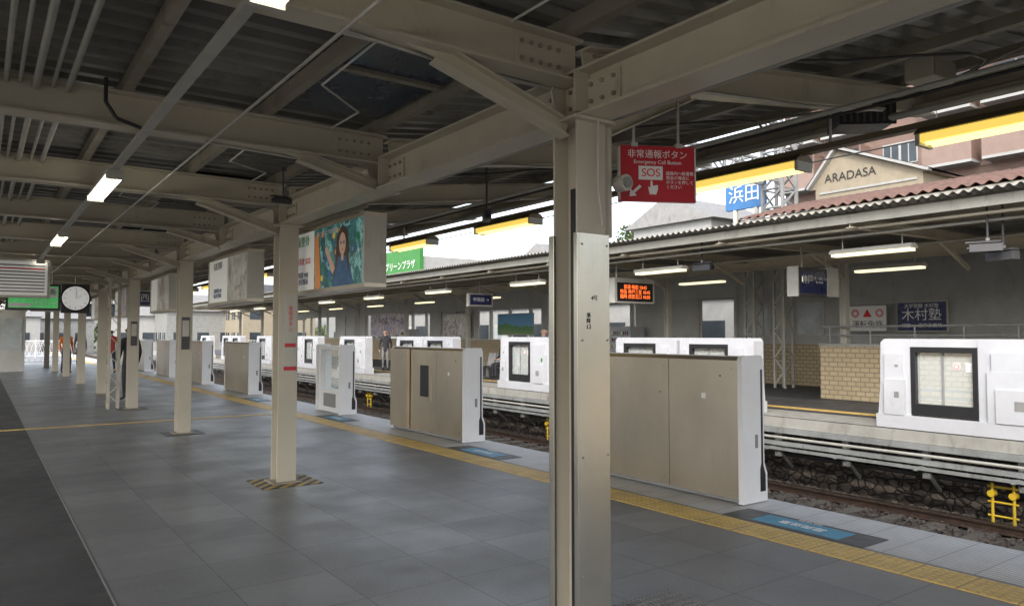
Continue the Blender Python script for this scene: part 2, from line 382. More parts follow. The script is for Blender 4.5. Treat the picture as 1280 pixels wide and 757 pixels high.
# ------------------------------------------------------------ near canopy
CY=[y for y in [3.03+4.71*i for i in range(-1,11)] if y<CE]
TY=[y for y in [3.03+2.355*i for i in range(-4,26)] if y<CE]
GX=2.62; SL=.13
b=B()
for gx in (GX,-1.5):
    b.ibeam((gx,-8,2.80),(gx,CE,2.80),.25,.20,'beam_paint')
for y in TY:
    b.ibeam((-4.2,y,2.985),(GX-.03,y,2.985),.23,.15,'beam_paint')
    b.ibeam((GX+.03,y,2.985),(6.5,y,2.985+SL*3.85),.20,.14,'beam_paint')
    b.box(GX-.11,GX-.014,y-.10,y-.085,2.70,2.92,'beam_paint'); b.box(GX-.11,GX-.014,y+.085,y+.10,2.70,2.92,'beam_paint')
    col=any(abs(y-c)<.01 for c in CY)
    L=.80 if col else .62
    zb=2.62 if col else 2.70
    b.ibeam((GX-.09,y,zb),(GX-.09-L,y,2.86),.09,.09,'beam_paint',tf=.01,tw=.01)
    b.prism([(GX-.09-L-.18,2.872),(GX-.09-L+.12,2.872),(GX-.09-L+.05,2.83)],'y',y-.006,y+.006,'beam_paint')
    b.ibeam((GX+.09,y,zb),(GX+.09+L,y,2.90+SL*L),.09,.09,'beam_paint',tf=.01,tw=.01)
    b.box(2.18,2.50,y-.016,y-.007,2.90,3.07,'beam_paint')
    for i in range(5):
        for k in range(2): b.cyl((2.22+i*.06,y-.03,2.94+k*.09),(2.22+i*.06,y-.016,2.94+k*.09),.012,'beam_paint_dark',6)
    b.box(GX-.022,GX-.006,y-.34,y+.34,2.72,2.88,'beam_paint')
    for i in range(8):
        for k in range(2): b.cyl((GX-.038,y-.30+i*.085,2.755+k*.09),(GX-.02,y-.30+i*.085,2.755+k*.09),.012,'beam_paint_dark',6)
for x in (-3.8,-2.9,-2.0,-1.1,-.2,.75,1.65,2.5):
    b.box(x-.03,x+.03,-8,CE,3.101,3.112,'beam_paint_dark'); b.box(x-.03,x-.022,-8,CE,3.112,3.19,'beam_paint_dark'); b.box(x-.03,x+.03,-8,CE,3.19,3.196,'beam_paint_dark')
for x in (3.3,4.2,5.1,6.0):
    z=SL*(x-GX); b.box(x-.03,x+.03,-8,CE,3.088+z,3.099+z,'beam_paint_dark'); b.box(x-.03,x-.022,-8,CE,3.099+z,3.165+z,'beam_paint_dark')
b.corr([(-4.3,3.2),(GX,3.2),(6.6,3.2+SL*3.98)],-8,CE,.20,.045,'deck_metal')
b.box(6.5,6.515,-8,CE,3.42,3.66,'beam_paint'); b.box(6.40,6.5,-8,CE,3.42,3.434,'beam_paint')
b.cyl((6.3,-8,3.40),(6.3,CE,3.40),.045,'beam_paint',10)
for i in range(0,28,2):
    if i+2<len(TY):
        b.cyl((GX+.1,TY[i],3.06),(6.3,TY[i+2],3.5),.011,'beam_paint_dark',6); b.cyl((6.3,TY[i],3.5),(GX+.1,TY[i+2],3.06),.011,'beam_paint_dark',6)
for i in range(len(TY)-1):
    if i%2==0:
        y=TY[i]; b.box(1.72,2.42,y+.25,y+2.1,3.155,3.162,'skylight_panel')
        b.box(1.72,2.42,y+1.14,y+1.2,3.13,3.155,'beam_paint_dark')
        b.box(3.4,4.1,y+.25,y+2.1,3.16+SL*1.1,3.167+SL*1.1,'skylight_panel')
b.build('platform_canopy')

b=B()
for x,z,r in ((.02,3.06,.02),(.10,3.06,.015),(.17,3.07,.012),(.25,3.05,.02),(.34,3.07,.012),(.42,3.06,.018)):
    b.cyl((x,-8,z),(x,CE,z),r,'conduit',8)
for x,z,r,m_ in ((1.25,2.84,.009,'conduit'),(2.86,2.74,.02,'conduit'),(2.93,2.76,.014,'conduit'),(3.02,2.92,.012,'cable_white'),(4.6,3.02,.018,'conduit'),(4.75,3.03,.012,'cable_black'),(5.75,3.22,.03,'conduit'),(5.9,3.27,.016,'cable_black'),(6.05,3.3,.012,'conduit')):
    b.cyl((x,-8,z),(x,CE,z),r,m_,8)
for y in TY[2:14]:
    s=random.uniform(.8,2.2)
    b.path([(s,y+.10,3.05),(s,y+1.2,3.02),(s+.5,y+1.8,3.09),(s+.5,y+2.3,3.09)],.007,'cable_white',6)
    b.path([(1.25,y,2.86),(1.9,y+.09,2.86),(2.5,y+.09,2.86),(2.56,y+.09,2.65)],.009,'conduit',6)
    b.path([(2.8,y-.1,2.9),(3.6,y-.1,3.0),(4.6,y-.1,3.1),(5.6,y-.1,3.25)],.013,'conduit',6)
    b.box(s-.05,s+.05,y+.09,y+.15,2.96,3.06,'conduit')
for y in [1.2,2.2,3.9,5.9]:
    pts=[(3.0+.35*k,y+.25*math.sin(k*.9),3.02+.045*k-.05*math.sin(k*math.pi/8)) for k in range(9)]
    b.path(pts,.009,'cable_black',6)
b.build('overhead_conduit')

for i,y in enumerate(CY):
    for cx in (GX,-1.5):
        b=B()
        b.ibeam((cx,y,0.0),(cx,y,2.675),.20,.20,'column_paint',tf=.014,tw=.012,up=(0,1,0))
        b.box(cx-.14,cx+.14,y-.14,y+.14,2.655,2.673,'column_paint')
        b.box(cx-.15,cx+.15,y-.15,y+.15,.002,.022,'beam_paint_dark')
        if cx==GX:
            if i==1:
                b.box(cx-.104,cx+.108,y-.118,y-.102,0.02,2.06,'stainless_clad')
                b.box(cx+.101,cx+.117,y-.102,y+.10,0.02,2.06,'stainless_clad')
                b.box(cx-.118,cx-.104,y-.118,y-.088,0.02,2.06,'stainless_clad')
                b.box(cx-.118,cx-.10,y+.075,y+.118,0.02,2.06,'stainless_clad')
                b.box(cx-.08,cx-.012,y-.08,y-.02,.02,2.3,'black')
                for z in (.3,.9,1.5,2.0):
                    for xx in (-.085,.09): b.cyl((cx+xx,y-.121,z),(cx+xx,y-.117,z),.006,'mid_grey',8)
                b.cyl((cx+.16,y-.03,2.06),(cx+.16,y-.03,2.66),.038,'column_paint',14)
                b.cyl((cx+.16,y-.03,1.9),(cx+.16,y-.03,2.3),.02,'conduit',10)
                b.path([(cx+.02,y-.13,2.95),(cx+.02,y-.13,2.3),(cx+.05,y-.13,2.1)],.008,'conduit',6)
                b.cyl((cx+.24,y-.12,2.36),(cx+.24,y-.05,2.36),.045,'offwhite',18); b.cyl((cx+.24,y-.13,2.36),(cx+.24,y-.12,2.36),.03,'mid_grey',16)
            if i==2:
                b.box(cx-.30,cx+.32,y-.30,y+.28,.001,.006,'hazard')
                b.box(cx-.05,cx+.085,y-.112,y-.101,1.15,1.95,'offwhite'); b.box(cx-.04,cx+.075,y-.116,y-.112,1.40,1.44,'red_sign')
                b.box(cx-.05,cx+.085,y-.116,y-.112,1.16,1.2,'red_sign')
            if i in(3,4):
                b.box(cx-.28,cx+.28,y-.28,y+.28,.001,.006,'dark_grey'); b.box(cx-.06,cx+.06,y-.112,y-.101,1.3,1.8,'dark_grey')
                b.box(cx-.05,cx+.05,y-.116,y-.112,1.5,1.75,'offwhite')
        o=b.build('canopy_column',bevel=.002)
        if cx==GX and i==1:
            txt(o,'4号',(cx+.0,y-.1195,1.72),.03,'text_black')
            txt(o,'乗\n降\n口',(cx-.04,y-.1195,1.60),.03,'text_black')
        if cx==GX and i==2:
            txt(o,'非\n常\nボ\nタ\nン',(cx+.018,y-.1175,1.69),.055,'text_red')
b=B()
x,y=2.30,17.4
for sx in(-.09,.09):
    for sy in(-.09,.09): b.box(x+sx-.02,x+sx+.02,y+sy-.02,y+sy+.02,.003,2.86,'column_paint')
for k in range(14):
    z=.1+k*.2
    s=1 if k%2 else -1
    b.beam((x-.09*s,y-.11,z),(x+.09*s,y-.11,z+.2),.012,.03,'column_paint',up=(0,1,0)); b.beam((x-.11,y-.09*s,z),(x-.11,y+.09*s,z+.2),.03,.012,'column_paint',up=(0,1,0))
b.build('lattice_post')

# ------------------------------------------------------------ lamps near
b=B(); b.box(.805,.855,-8,CE-1,2.80,2.83,'conduit')
for y in TY[1:]: b.cyl((.83,y,2.83),(.83,y,2.87),.012,'conduit',6)
b.path([(.60,5.1,3.1),(.60,5.1,2.95),(.66,5.1,2.86),(.80,5.1,2.82)],.012,'cable_black')
b.build('lamp_rail')
for y in [-2.2,2.1,7.0,11.2,15.4,19.6,23.8,28,32.2,36.4,40.6]:
    b=B(); b.box(.775,.885,y-.60,y+.60,2.775,2.80,'offwhite')
    for dx in(-.045,.045): b.cyl((.83+dx,y-.58,2.75),(.83+dx,y+.58,2.75),.015,'tube_white',10)
    for e in(-.6,.6): b.box(.765,.895,y+e-.015,y+e+.015,2.725,2.775,'offwhite')
    b.build('fluorescent_lamp')
b=B(); b.box(5.26,5.34,-6,CE,2.955,3.0,'lamp_housing')
for y in TY: b.cyl((5.3,y+.15,3.0),(5.3,y+.15,3.42),.012,'conduit',6)
b.build('lamp_rail')
ly=[(1.25,2.5),(3.4,4.6),(6.9,8.1),(9.35,10.55)]+[(11.8+2.4*i,13.0+2.4*i) for i in range(12)]
for a,c in ly:
    b=B(); b.prism([(5.18,2.90),(5.42,2.90),(5.36,2.952),(5.24,2.952)],'y',a,c,'lamp_housing')
    b.box(5.21,5.39,a+.03,c-.03,2.845,2.90,'tube_yellow')
    for dx in(-.045,.045): b.cyl((5.30+dx,a+.05,2.84),(5.30+dx,c-.05,2.84),.016,'tube_core',10)
    for e in(a+.015,c-.015): b.box(5.2,5.4,e-.014,e+.014,2.825,2.90,'offwhite')
    b.build('fluorescent_lamp')

# ------------------------------------------------------------ SOS sign
b=B(); b.box(-.225,.225,-.012,.012,-.155,.155,'red_sign'); 
for s in(-.232,.225): b.box(s,s+.007,-.016,.016,-.16,.16,'cable_white')
for s in(-.162,.155): b.box(-.232,.232,-.016,.016,s,s+.007,'red_sign')
b.box(-.115,.03,-.0155,-.0125,-.035,.045,'text_white')
for s in(-.14,.13): b.cyl((s,.0,.16),(s,0,.70),.009,'conduit',8); b.box(s-.02,s+.02,-.02,.02,.155,.18,'conduit')
b.prism([(-.05,-.12),(-.01,-.12),(0,-.09),(0,-.065),(-.03,-.07),(-.033,-.04),(-.043,-.04),(-.045,-.08),(-.058,-.075)],'y',-.0155,-.0125,'text_white')
b.prism([(-.17,-.135),(-.165,-.09),(-.152,-.103),(-.11,-.065),(-.098,-.077),(-.14,-.115),(-.127,-.128)],'y',-.0155,-.0125,'text_white')
sos=b.build('emergency_button_sign',(3.19,3.0,2.46),R(-27))
txt(sos,'非常通報ボタン',(0,-.0135,.112),.052,'text_white'); txt(sos,'Emergency Call Button',(0,-.0135,.068),.031,'text_white')
txt(sos,'SOS',(-.042,-.017,.004),.066,'text_red'); txt(sos,'線路内へ転落等、\n緊急の場合に\nボタンを押して\nください',(.05,-.0135,-.035),.024,'text_white',align='LEFT',sp=1.1)

# ------------------------------------------------------------ hanging ad boxes
def circ(cy,cz,ry,rz,n=20): return [(cy+ry*math.cos(2*math.pi*i/n),cz+rz*math.sin(2*math.pi*i/n)) for i in range(n)]
def adbox(y0,y1,face,t1,tc,half=.36,person=False):
    b=B(); x0,x1=2.80,3.02; z0,z1=1.96,2.64
    b.box(x0+.012,x1-.012,y0+.01,y1-.01,z0+.01,z1-.01,'board_face')
    for zz in(z0,z1-.035): b.box(x0,x1,y0,y1,zz,zz+.035,'stainless')
    for yy in(y0,y1-.035): b.box(x0+.001,x1-.001,yy,yy+.035,z0+.035,z1-.035,'offwhite')
    b.box(x0+.02,x1-.02,y0-.004,y0,z0+.05,z1-.05,'offwhite')
    L=y1-y0; ys=y1-.04-half*L
    b.box(x0+.006,x0+.011,y0+.037,ys,z0+.037,z1-.037,face)
    for yy in(y0+.3,y1-.3): b.box(x0+.09,x0+.12,yy-.02,yy+.02,z1,2.70,'conduit')
    if person:
        X=lambda k:(x0+.005-.0008*k,x0+.0058-.0008*k)
        zb=z0+.037
        rr=random.Random(3)
        for k in range(30):
            cy=rr.uniform(y0+.1,ys-.08); cz=rr.uniform(zb+.08,z1-.1); r=rr.uniform(.012,.045)
            b.prism(circ(cy,cz,r,r,10),'x',*X(.1+.03*k),rr.choice(['poster_yellow','poster_orange','text_green','poster_dress','blue_sign','poster_shirt']))
        def fig(yc,s,sh,k0):
            b.prism([(yc-.26*s,zb),(yc+.26*s,zb),(yc+.17*s,zb+.20*s),(yc+.08*s,zb+.29*s),(yc-.08*s,zb+.29*s),(yc-.17*s,zb+.20*s)],'x',*X(k0),sh)
            b.prism([(yc-.17*s,zb+.06*s),(yc-.13*s,zb+.50*s),(yc,zb+.585*s),(yc+.13*s,zb+.50*s),(yc+.20*s,zb+.06*s),(yc+.10*s,zb+.28*s),(yc-.09*s,zb+.28*s)],'x',*X(k0+.5),'poster_hair')
            b.prism(circ(yc,zb+.40*s,.08*s,.108*s),'x',*X(k0+1),'poster_skin'); b.prism([(yc-.03*s,zb+.24*s),(yc+.03*s,zb+.24*s),(yc+.03*s,zb+.32*s),(yc-.03*s,zb+.32*s)],'x',*X(k0+1.2),'poster_skin')
            for e in(-.035,.035): b.prism(circ(yc+e*s,zb+.41*s,.017*s,.016*s,10),'x',*X(k0+1.8),'blue_sign')
            b.prism([(yc-.02*s,zb+.345*s),(yc,zb+.335*s),(yc+.02*s,zb+.345*s),(yc,zb+.352*s)],'x',*X(k0+1.8),'text_red')
            b.prism([(yc+.18*s,zb+.18*s),(yc+.24*s,zb+.12*s),(yc+.44*s,zb+.38*s),(yc+.40*s,zb+.42*s)],'x',*X(k0+.6),'poster_skin')
        fig(y0+.50,1.0,'poster_dress',3.2)
        b.prism([(y0+1.05,zb),(y0+1.2,zb),(y0+1.22,z1-.12),(y0+1.12,z1-.06)],'x',*X(2.4),'poster_orange')
    o=b.build('illuminated_advertisement')
    yc=(ys+y1)/2
    if t1: txt(o,t1,(x0+.004,yc,z1-.13),.12,tc,face='-x'); txt(o,'診療時間 9:00\n阪急西宮駅前',(x0+.004,yc,z0+.16),.07,'text_navy',face='-x')
    return o
o=adbox(6.18,8.18,'poster_teal','安藤整骨','text_green',person=True)
txt(o,'交通事故 SOS',(2.804,7.78,2.30),.085,'text_red',face='-x')
txt(o,'ひとりひとりの笑顔へ',(2.793,7.02,2.54),.06,'text_white',face='-x')
o=adbox(9.76,11.75,'poster_warm','名医専科','text_black',.5)
adbox(14.6,16.4,'poster_warm','','text_black'); adbox(19.4,21.2,'poster_purple','','text_black'); adbox(24,26,'poster_warm','','text_black')

# ------------------------------------------------------------ clock, displays
b=B()
b.cyl((1.8,19.66,2.36),(1.8,19.76,2.36),.31,'black',40); b.cyl((1.8,19.645,2.36),(1.8,19.66,2.36),.27,'clock_face',40)
for k in range(12):
    t=k*math.pi/6; b.beam((1.8+.2*math.sin(t),19.64,2.36+.2*math.cos(t)),(1.8+.245*math.sin(t),19.64,2.36+.245*math.cos(t)),.008,.018,'black',up=(0,1,0))
b.beam((1.8,19.636,2.36),(1.8+.12,19.636,2.42),.006,.026,'black',up=(0,1,0)); b.beam((1.8,19.634,2.36),(1.8+.02,19.634,2.56),.006,.018,'black',up=(0,1,0))
b.cyl((1.8,19.7,2.66),(1.8,19.7,3.1),.02,'conduit'); b.box(1.52,2.08,19.68,19.8,2.02,2.68,'dark_grey')
b.build('station_clock')
b=B(); b.box(.45,1.45,18.9,19.1,2.05,2.62,'dark_grey'); b.box(.5,1.4,18.89,18.9,2.10,2.57,'screen_green')
b.box(.95,1.38,18.885,18.89,2.33,2.55,'text_white'); b.box(.52,.9,18.885,18.89,2.12,2.2,'text_white')
for x in(.6,1.3): b.cyl((x,19,2.62),(x,19,3.1),.02,'conduit')
o=b.build('departure_display'); txt(o,'出口 →',(1.15,18.88,2.2),.14,'text_white'); txt(o,'時刻表',(1.17,18.88,2.44),.12,'text_green')
b=B(); b.box(-.5,.98,14.9,15.05,2.15,2.80,'offwhite'); b.box(-.46,.94,14.89,14.9,2.19,2.76,'board_face')
for i in range(9): b.box(-.42,.90,14.885,14.89,2.24+i*.055,2.262+i*.055,'text_red' if i in(7,) else 'mid_grey')
for x in (.0,.8): b.cyl((x,15,2.8),(x,15,3.0),.02,'conduit')
b.build('timetable_board')
def hang(x0,x1,y,z0,z1,face,s=None,ts=.2,tm='text_white'):
    b=B(); b.box(x0,x1,y,y+.12,z0,z1,'offwhite'); b.box(x0+.04,x1-.04,y-.01,y,z0+.04,z1-.04,face)
    for x in(x0+.15,x1-.15): b.cyl((x,y+.06,z1),(x,y+.06,3.0),.02,'conduit')
    o=b.build('direction_sign')
    if s: txt(o,s,((x0+x1)/2,y-.015,(z0+z1)/2),ts,tm)
hang(3.4,4.8,22.6,2.3,2.75,'navy_sign','西改札口',.25); hang(1.3,2.4,27.5,2.25,2.7,'board_face','出口',.3,'text_black'); hang(3.2,4.6,32,2.2,2.7,'blue_sign','乗り場 2',.28)

def cctv(name,x,y,z,top,s=1.0,rz=0):
    b=B(); b.cyl((0,0,.06*s),(0,0,top-z),.016*s,'dark_grey',10); b.cyl((0,0,top-z-.03),(0,0,top-z),.06*s,'dark_grey',14)
    b.box(-.06*s,.06*s,-.22*s,.18*s,-.05*s,.06*s,'dark_grey'); b.prism([(-.08*s,.07*s),(.08*s,.07*s),(.06*s,.1*s),(-.06*s,.1*s)],'y',-.27*s,.16*s,'dark_grey')
    b.cyl((0,-.25*s,0),(0,-.22*s,0),.04*s,'black',14); b.cyl((0,0,.08*s),(0,0,.14*s),.03*s,'mid_grey',10)
    return b.build(name,(x,y,z),rz,bevel=.004)
b=B(); b.box(-.2,.2,-.16,.16,-.09,.09,'dark_grey'); b.box(-.215,.215,-.175,-.16,-.1,.1,'black')
for i in range(8): b.box(-.19+i*.05,-.17+i*.05,-.18,-.175,-.08,.08,'dark_grey')
b.box(-.02,.02,-.02,.02,.09,.2,'mid_grey'); b.box(-.12,.12,-.04,.04,.16,.18,'mid_grey'); b.build('platform_speaker',(5.72,3.18,3.27),R(-40),bevel=.006)
b=B(); b.box(-.17,.17,-.1,.1,-.08,.08,'beam_paint'); b.box(-.16,.16,-.11,-.1,-.07,.07,'beam_paint_dark'); b.build('junction_box',(5.55,2.55,3.42),0,bevel=.006)
cctv('security_camera',4.4,6.6,2.78,3.35,.7,R(-30)); cctv('security_camera',2.3,6.9,2.78,3.1,.45,R(-80))
cctv('security_camera',12.6,5.0,2.86,3.62,1.1,R(200)); cctv('security_camera',12.9,4.9,2.74,3.62,1.2,R(160)); cctv('security_camera',13.0,10.9,3.0,3.62,1.2,R(0))

# ------------------------------------------------------------ near platform gates
def neargate(y0,y1,win=False,glass=False):
    b=B(); x0,x1=5.60,5.87; H=1.33
    L=y1-y0
    if not glass:
        ym=y0+L*.36
        b.box(x0,x1-.02,y0+.05,ym-.004,.045,H-.035,'stainless'); b.box(x0,x1-.02,ym+.004,y1-.03,.045,H-.035,'stainless')
        b.box(x0+.006,x1-.03,ym-.004,ym+.004,.05,H-.05,'black')
        b.prism([(x0-.004,H-.035),(x1-.01,H-.035),(x1-.03,H),(x0+.02,H)],'y',y0+.045,y1-.02,'stainless')
        b.box(x0+.015,x1,y0+.05,y1-.03,.012,.045,'mid_grey')
        b.box(x1-.018,x1+.012,y0+.05,y1-.03,.05,H-.04,'white_paint')
        b.box(x0-.003,x0,ym+.10,ym+.13,.95,.965,'mid_grey'); b.cyl((x0-.004,y0+.25,1.15),(x0,y0+.25,1.15),.012,'mid_grey',12)
        b.box(x0-.002,x0,y0+.42,y0+.47,.93,.98,'text_white')
        for yy in (y0+.12,ym-.07,ym+.07,y1-.1):
            for zz in (.12,1.22): b.cyl((x0-.002,yy,zz),(x0,yy,zz),.006,'mid_grey',8)
        if win:
            b.box(x0-.012,x0,y0+.95,y0+1.35,.52,1.12,'stainless'); b.box(x0-.016,x0-.012,y0+1.02,y0+1.28,.58,1.06,'black')
            b.box(x0-.05,x0-.013,y1-.62,y1-.02,.05,H-.03,'stainless'); b.box(x0-.054,x0-.05,y1-.57,y1-.25,.1,H-.15,'stainless')
    else:
        for yy in(y0+.05,y1-.12): b.box(x0+.04,x1-.02,yy,yy+.09,.02,H-.02,'white_paint')
        b.box(x0+.04,x1-.02,y0+.14,y1-.12,H-.10,H-.02,'white_paint'); b.box(x0+.04,x1-.02,y0+.14,y1-.12,.02,.45,'white_paint')
        b.box(x0+.12,x0+.13,y0+.14,y1-.12,.45,H-.10,'glass'); b.box(x0+.03,x0+.04,y0+.3,y1-.3,.12,.38,'mid_grey')
    for ya,yb in((y0,y0+.05),(y1-.03,y1+.02)):
        b.prism([(x0-.01,.01),(x1+.075,.01),(x1+.075,.26),(x1+.035,.36),(x1+.035,H-.05),(x1+.01,H+.008),(x0+.012,H+.008),(x0-.01,H-.03)],'y',ya,yb,'white_paint')
    for yy in (y0-.004,):
        b.prism([(x1-.03,.10),(x1+.045,.10),(x1+.045,.25),(x1+.012,.34),(x1+.012,H-.12),(x1-.012,H-.12),(x1-.012,.36),(x1-.03,.30)],'y',yy,yy+.004,'black')
        b.box(x1-.10,x1-.06,yy+.001,yy+.004,.5,.62,'mid_grey')
    b.build('platform_gate',bevel=.005)
for i,(a,c,w,g) in enumerate([(-.55,1.9,0,0),(4.25,6.7,0,0),(8.95,11.2,1,0),(13.4,14.6,0,1),(19.2,21.5,0,0),(24,26.4,0,0),(28.8,31.2,0,0),(33.7,36.1,0,0),(38.5,41,0,0),(43.4,45.8,0,0)]):
    neargate(a,c,w,g)

# ------------------------------------------------------------ far platform
FX=12.25
b=B()
b.box(FX+.5,22,Y0,Y1,-1.41,-.26,'stone_wall')
b.box(FX,22,Y0,Y1,-.20,-.012,'concrete_light')
b.quad([(FX,Y0,0),(FX+1.1,Y0,0),(FX+1.1,Y1,0),(FX,Y1,0)],'concrete_light')
b.quad([(FX+1.1,Y0,0),(22,Y0,0),(22,Y1,0),(FX+1.1,Y1,0)],'asphalt')
b.build('opposite_platform',fix=False)
b=B(); b.box(13.75,14.05,Y0,Y1,.001,.006,'tactile_yellow'); b.build('tactile_paving')
b=B(); 
b.box(FX-.05,FX+.12,Y0,Y1,-.30,-.205,'lightgrey_steel'); b.box(FX-.10,FX+.02,Y0,Y1,-.52,-.45,'lightgrey_steel'); b.box(FX-.30,FX-.15,Y0,Y1,-.60,-.575,'lightgrey_steel'); b.box(FX-.30,FX-.29,Y0,Y1,-.60,-.52,'lightgrey_steel')
b.cyl((FX-.05,Y0,-.38),(FX-.05,Y1,-.38),.025,'conduit',8); b.cyl((FX+.3,Y0,-.75),(FX+.3,Y1,-.75),.03,'cable_black',8)
y=Y0
while y<Y1:
    b.ibeam((FX+.06,y,-.22),(FX+.06,y,-.75),.1,.08,'lightgrey_steel',up=(0,1,0)); b.beam((FX+.5,y,-.62),(FX-.3,y,-.56),.06,.06,'lightgrey_steel'); b.beam((FX+.5,y,-1.0),(FX+.02,y,-.6),.05,.05,'lightgrey_steel')
    y+=1.35
b.build('platform_support_frame')

def fargate(y0,y1,nd=1):
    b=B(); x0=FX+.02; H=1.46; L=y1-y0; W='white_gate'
    seg=L/nd
    b.prism([(y0,.0+.003),(y1,.003),(y1,.22),(y0,.22)],'x',x0-.02,x0+.42,W)
    for k in range(nd):
        a=y0+k*seg; c=a+seg; w=1.0; d0=a+(seg-w)*.66; d1=d0+w
        b.prism([(a,.22),(d0,.22),(d0,H),(a+.08,H),(a+.03,H-.06),(a+.03,.7)],'x',x0+.05,x0+.36,W)
        b.prism([(d1,.22),(c,.22),(c-.04,.7),(c-.06,H-.06),(c-.12,H),(d1,H)],'x',x0+.05,x0+.36,W)
        b.box(x0+.07,x0+.34,d0,d1,H-.13,H,W)
        b.box(x0-.01,x0+.05,a+.16,d0-.14,.221,.98,W); b.box(x0-.04,x0-.01,a+.28,d0-.26,.221,.72,W); b.box(x0-.0,x0+.05,a+.24,d0-.20,.98,1.26,W)
        b.box(x0-.03,x0+.05,d1+.08,c-.14,.221,.80,W); b.box(x0+.0,x0+.05,d1+.12,c-.14,.80,1.22,W)
        b.box(x0-.045,x0-.04,a+.42,a+.56,.42,.56,'mid_grey'); b.box(x0-.035,x0-.03,d1+.16,d1+.24,.5,.6,'mid_grey'); b.box(x0-.015,x0-.01,a+.30,a+.37,.80,.90,'green_sign')
        b.box(x0-.005,x0,d1+.18,d1+.24,1.0,1.04,'mid_grey')
        t=.075
        b.box(x0+.035,x0+.20,d0,d0+t,.24,H-.13,'black'); b.box(x0+.035,x0+.20,d1-t,d1,.24,H-.13,'black')
        b.box(x0+.036,x0+.20,d0+t,d1-t,.24,.42,'black'); b.box(x0+.036,x0+.20,d0+t,d1-t,H-.22,H-.13,'black')
        b.box(x0+.12,x0+.126,d0+t,d1-t,.42,H-.22,'glass'); b.box(x0+.10,x0+.14,(d0+d1)/2+.02,(d0+d1)/2+.05,.42,H-.22,'lightgrey_steel')
        b.box(x0+.2,x0+.22,d0+t,d1-t,.62,.66,'lightgrey_steel'); b.box(x0+.2,x0+.22,d0+t,d1-t,.50,.53,'lightgrey_steel')
        yc=d0+w*.33
        b.cyl((x0+.112,yc,1.03),(x0+.119,yc,1.03),.055,'text_white',20); b.cyl((x0+.109,yc,1.03),(x0+.113,yc,1.03),.042,'red_sign',20); b.cyl((x0+.106,yc,1.03),(x0+.110,yc,1.03),.03,'text_white',20)
        b.box(x0+.113,x0+.119,yc-.18-.05,yc-.18+.05,.95,1.09,'text_white')
    b.build('platform_gate',bevel=.012)
for a,c,n in [(-6,-3.2,1),(-1,1.8,1),(4.0,6.62,1),(9.05,13.0,2),(15.4,17.8,1),(20.4,24.4,2),(27,29.6,1),(32,36,2),(38.5,41,1),(44,48,2),(51,53.5,1)]: fargate(a,c,n)

b=B()
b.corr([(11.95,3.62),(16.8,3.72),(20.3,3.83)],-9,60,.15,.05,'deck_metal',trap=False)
b.corr([(11.88,3.635),(12.10,3.642)],-9,60,.15,.05,'canopy_fascia',trap=False)
FT=[9.8+2.8*i for i in range(-7,19)]
b.ibeam((16.8,-9,3.36),(16.8,60,3.36),.26,.18,'beam_paint'); b.box(12.15,12.19,-9,60,3.44,3.60,'canopy_fascia'); b.box(12.4,12.5,-9,60,3.36,3.40,'beam_paint')
for y in FT:
    b.ibeam((12.2,y,3.46),(16.8,y,3.52),.18,.14,'beam_paint'); b.ibeam((16.8,y,3.52),(20.2,y,3.62),.18,.14,'beam_paint')
    b.beam((16.7,y,2.9),(15.4,y,3.42),.07,.07,'beam_paint'); 
for x in(13.2,14.4,15.6,18,19.2): b.box(x-.04,x+.04,-9,60,3.575+(x-12)*.02,3.605+(x-12)*.02,'beam_paint_dark')
for x in (12.7,14.9): b.cyl((x,-9,3.3),(x,60,3.3),.025,'conduit')
b.build('opposite_canopy')
for i in range(-3,10):
    y=9.8+5.6*i
    b=B(); b.ibeam((16.8,y,0),(16.8,y,3.23),.16,.16,'offwhite',up=(0,1,0)); b.box(16.68,16.92,y-.12,y+.12,.003,.03,'mid_grey'); b.build('canopy_column')
for y in(12.9,13.9):
    b=B(); x=18.9
    for sx in(-.2,.2):
        for sy in(-.16,.16): b.box(x+sx-.03,x+sx+.03,y+sy-.03,y+sy+.03,.003,3.6,'offwhite')
    for k in range(9):
        z=.1+k*.38; s=1 if k%2 else -1
        b.beam((x-.23,y-.16*s,z),(x-.23,y+.16*s,z+.38),.05,.012,'offwhite',up=(1,0,0)); b.beam((x-.2*s,y-.19,z),(x+.2*s,y-.19,z+.38),.05,.012,'offwhite',up=(0,1,0))
    b.build('lattice_column')
for x,z,ys in((13.0,3.02,[1.0,6.3,11.4,16.6,21.8,27,32,37,42,47]),(15.9,2.95,[2.8,7.5,12.6,17.8,23,28,33,38,43,48])):
    for y in ys:
        b=B(); b.prism([(x-.14,z),(x+.14,z),(x+.08,z+.08),(x-.08,z+.08)],'y',y,y+1.5,'offwhite'); b.box(x-.10,x+.10,y+.03,y+1.47,z-.05,z,'tube_far')
        for e in(.2,1.3): b.cyl((x,y+e,z+.08),(x,y+e,3.5),.012,'conduit',6)
        b.build('fluorescent_lamp')

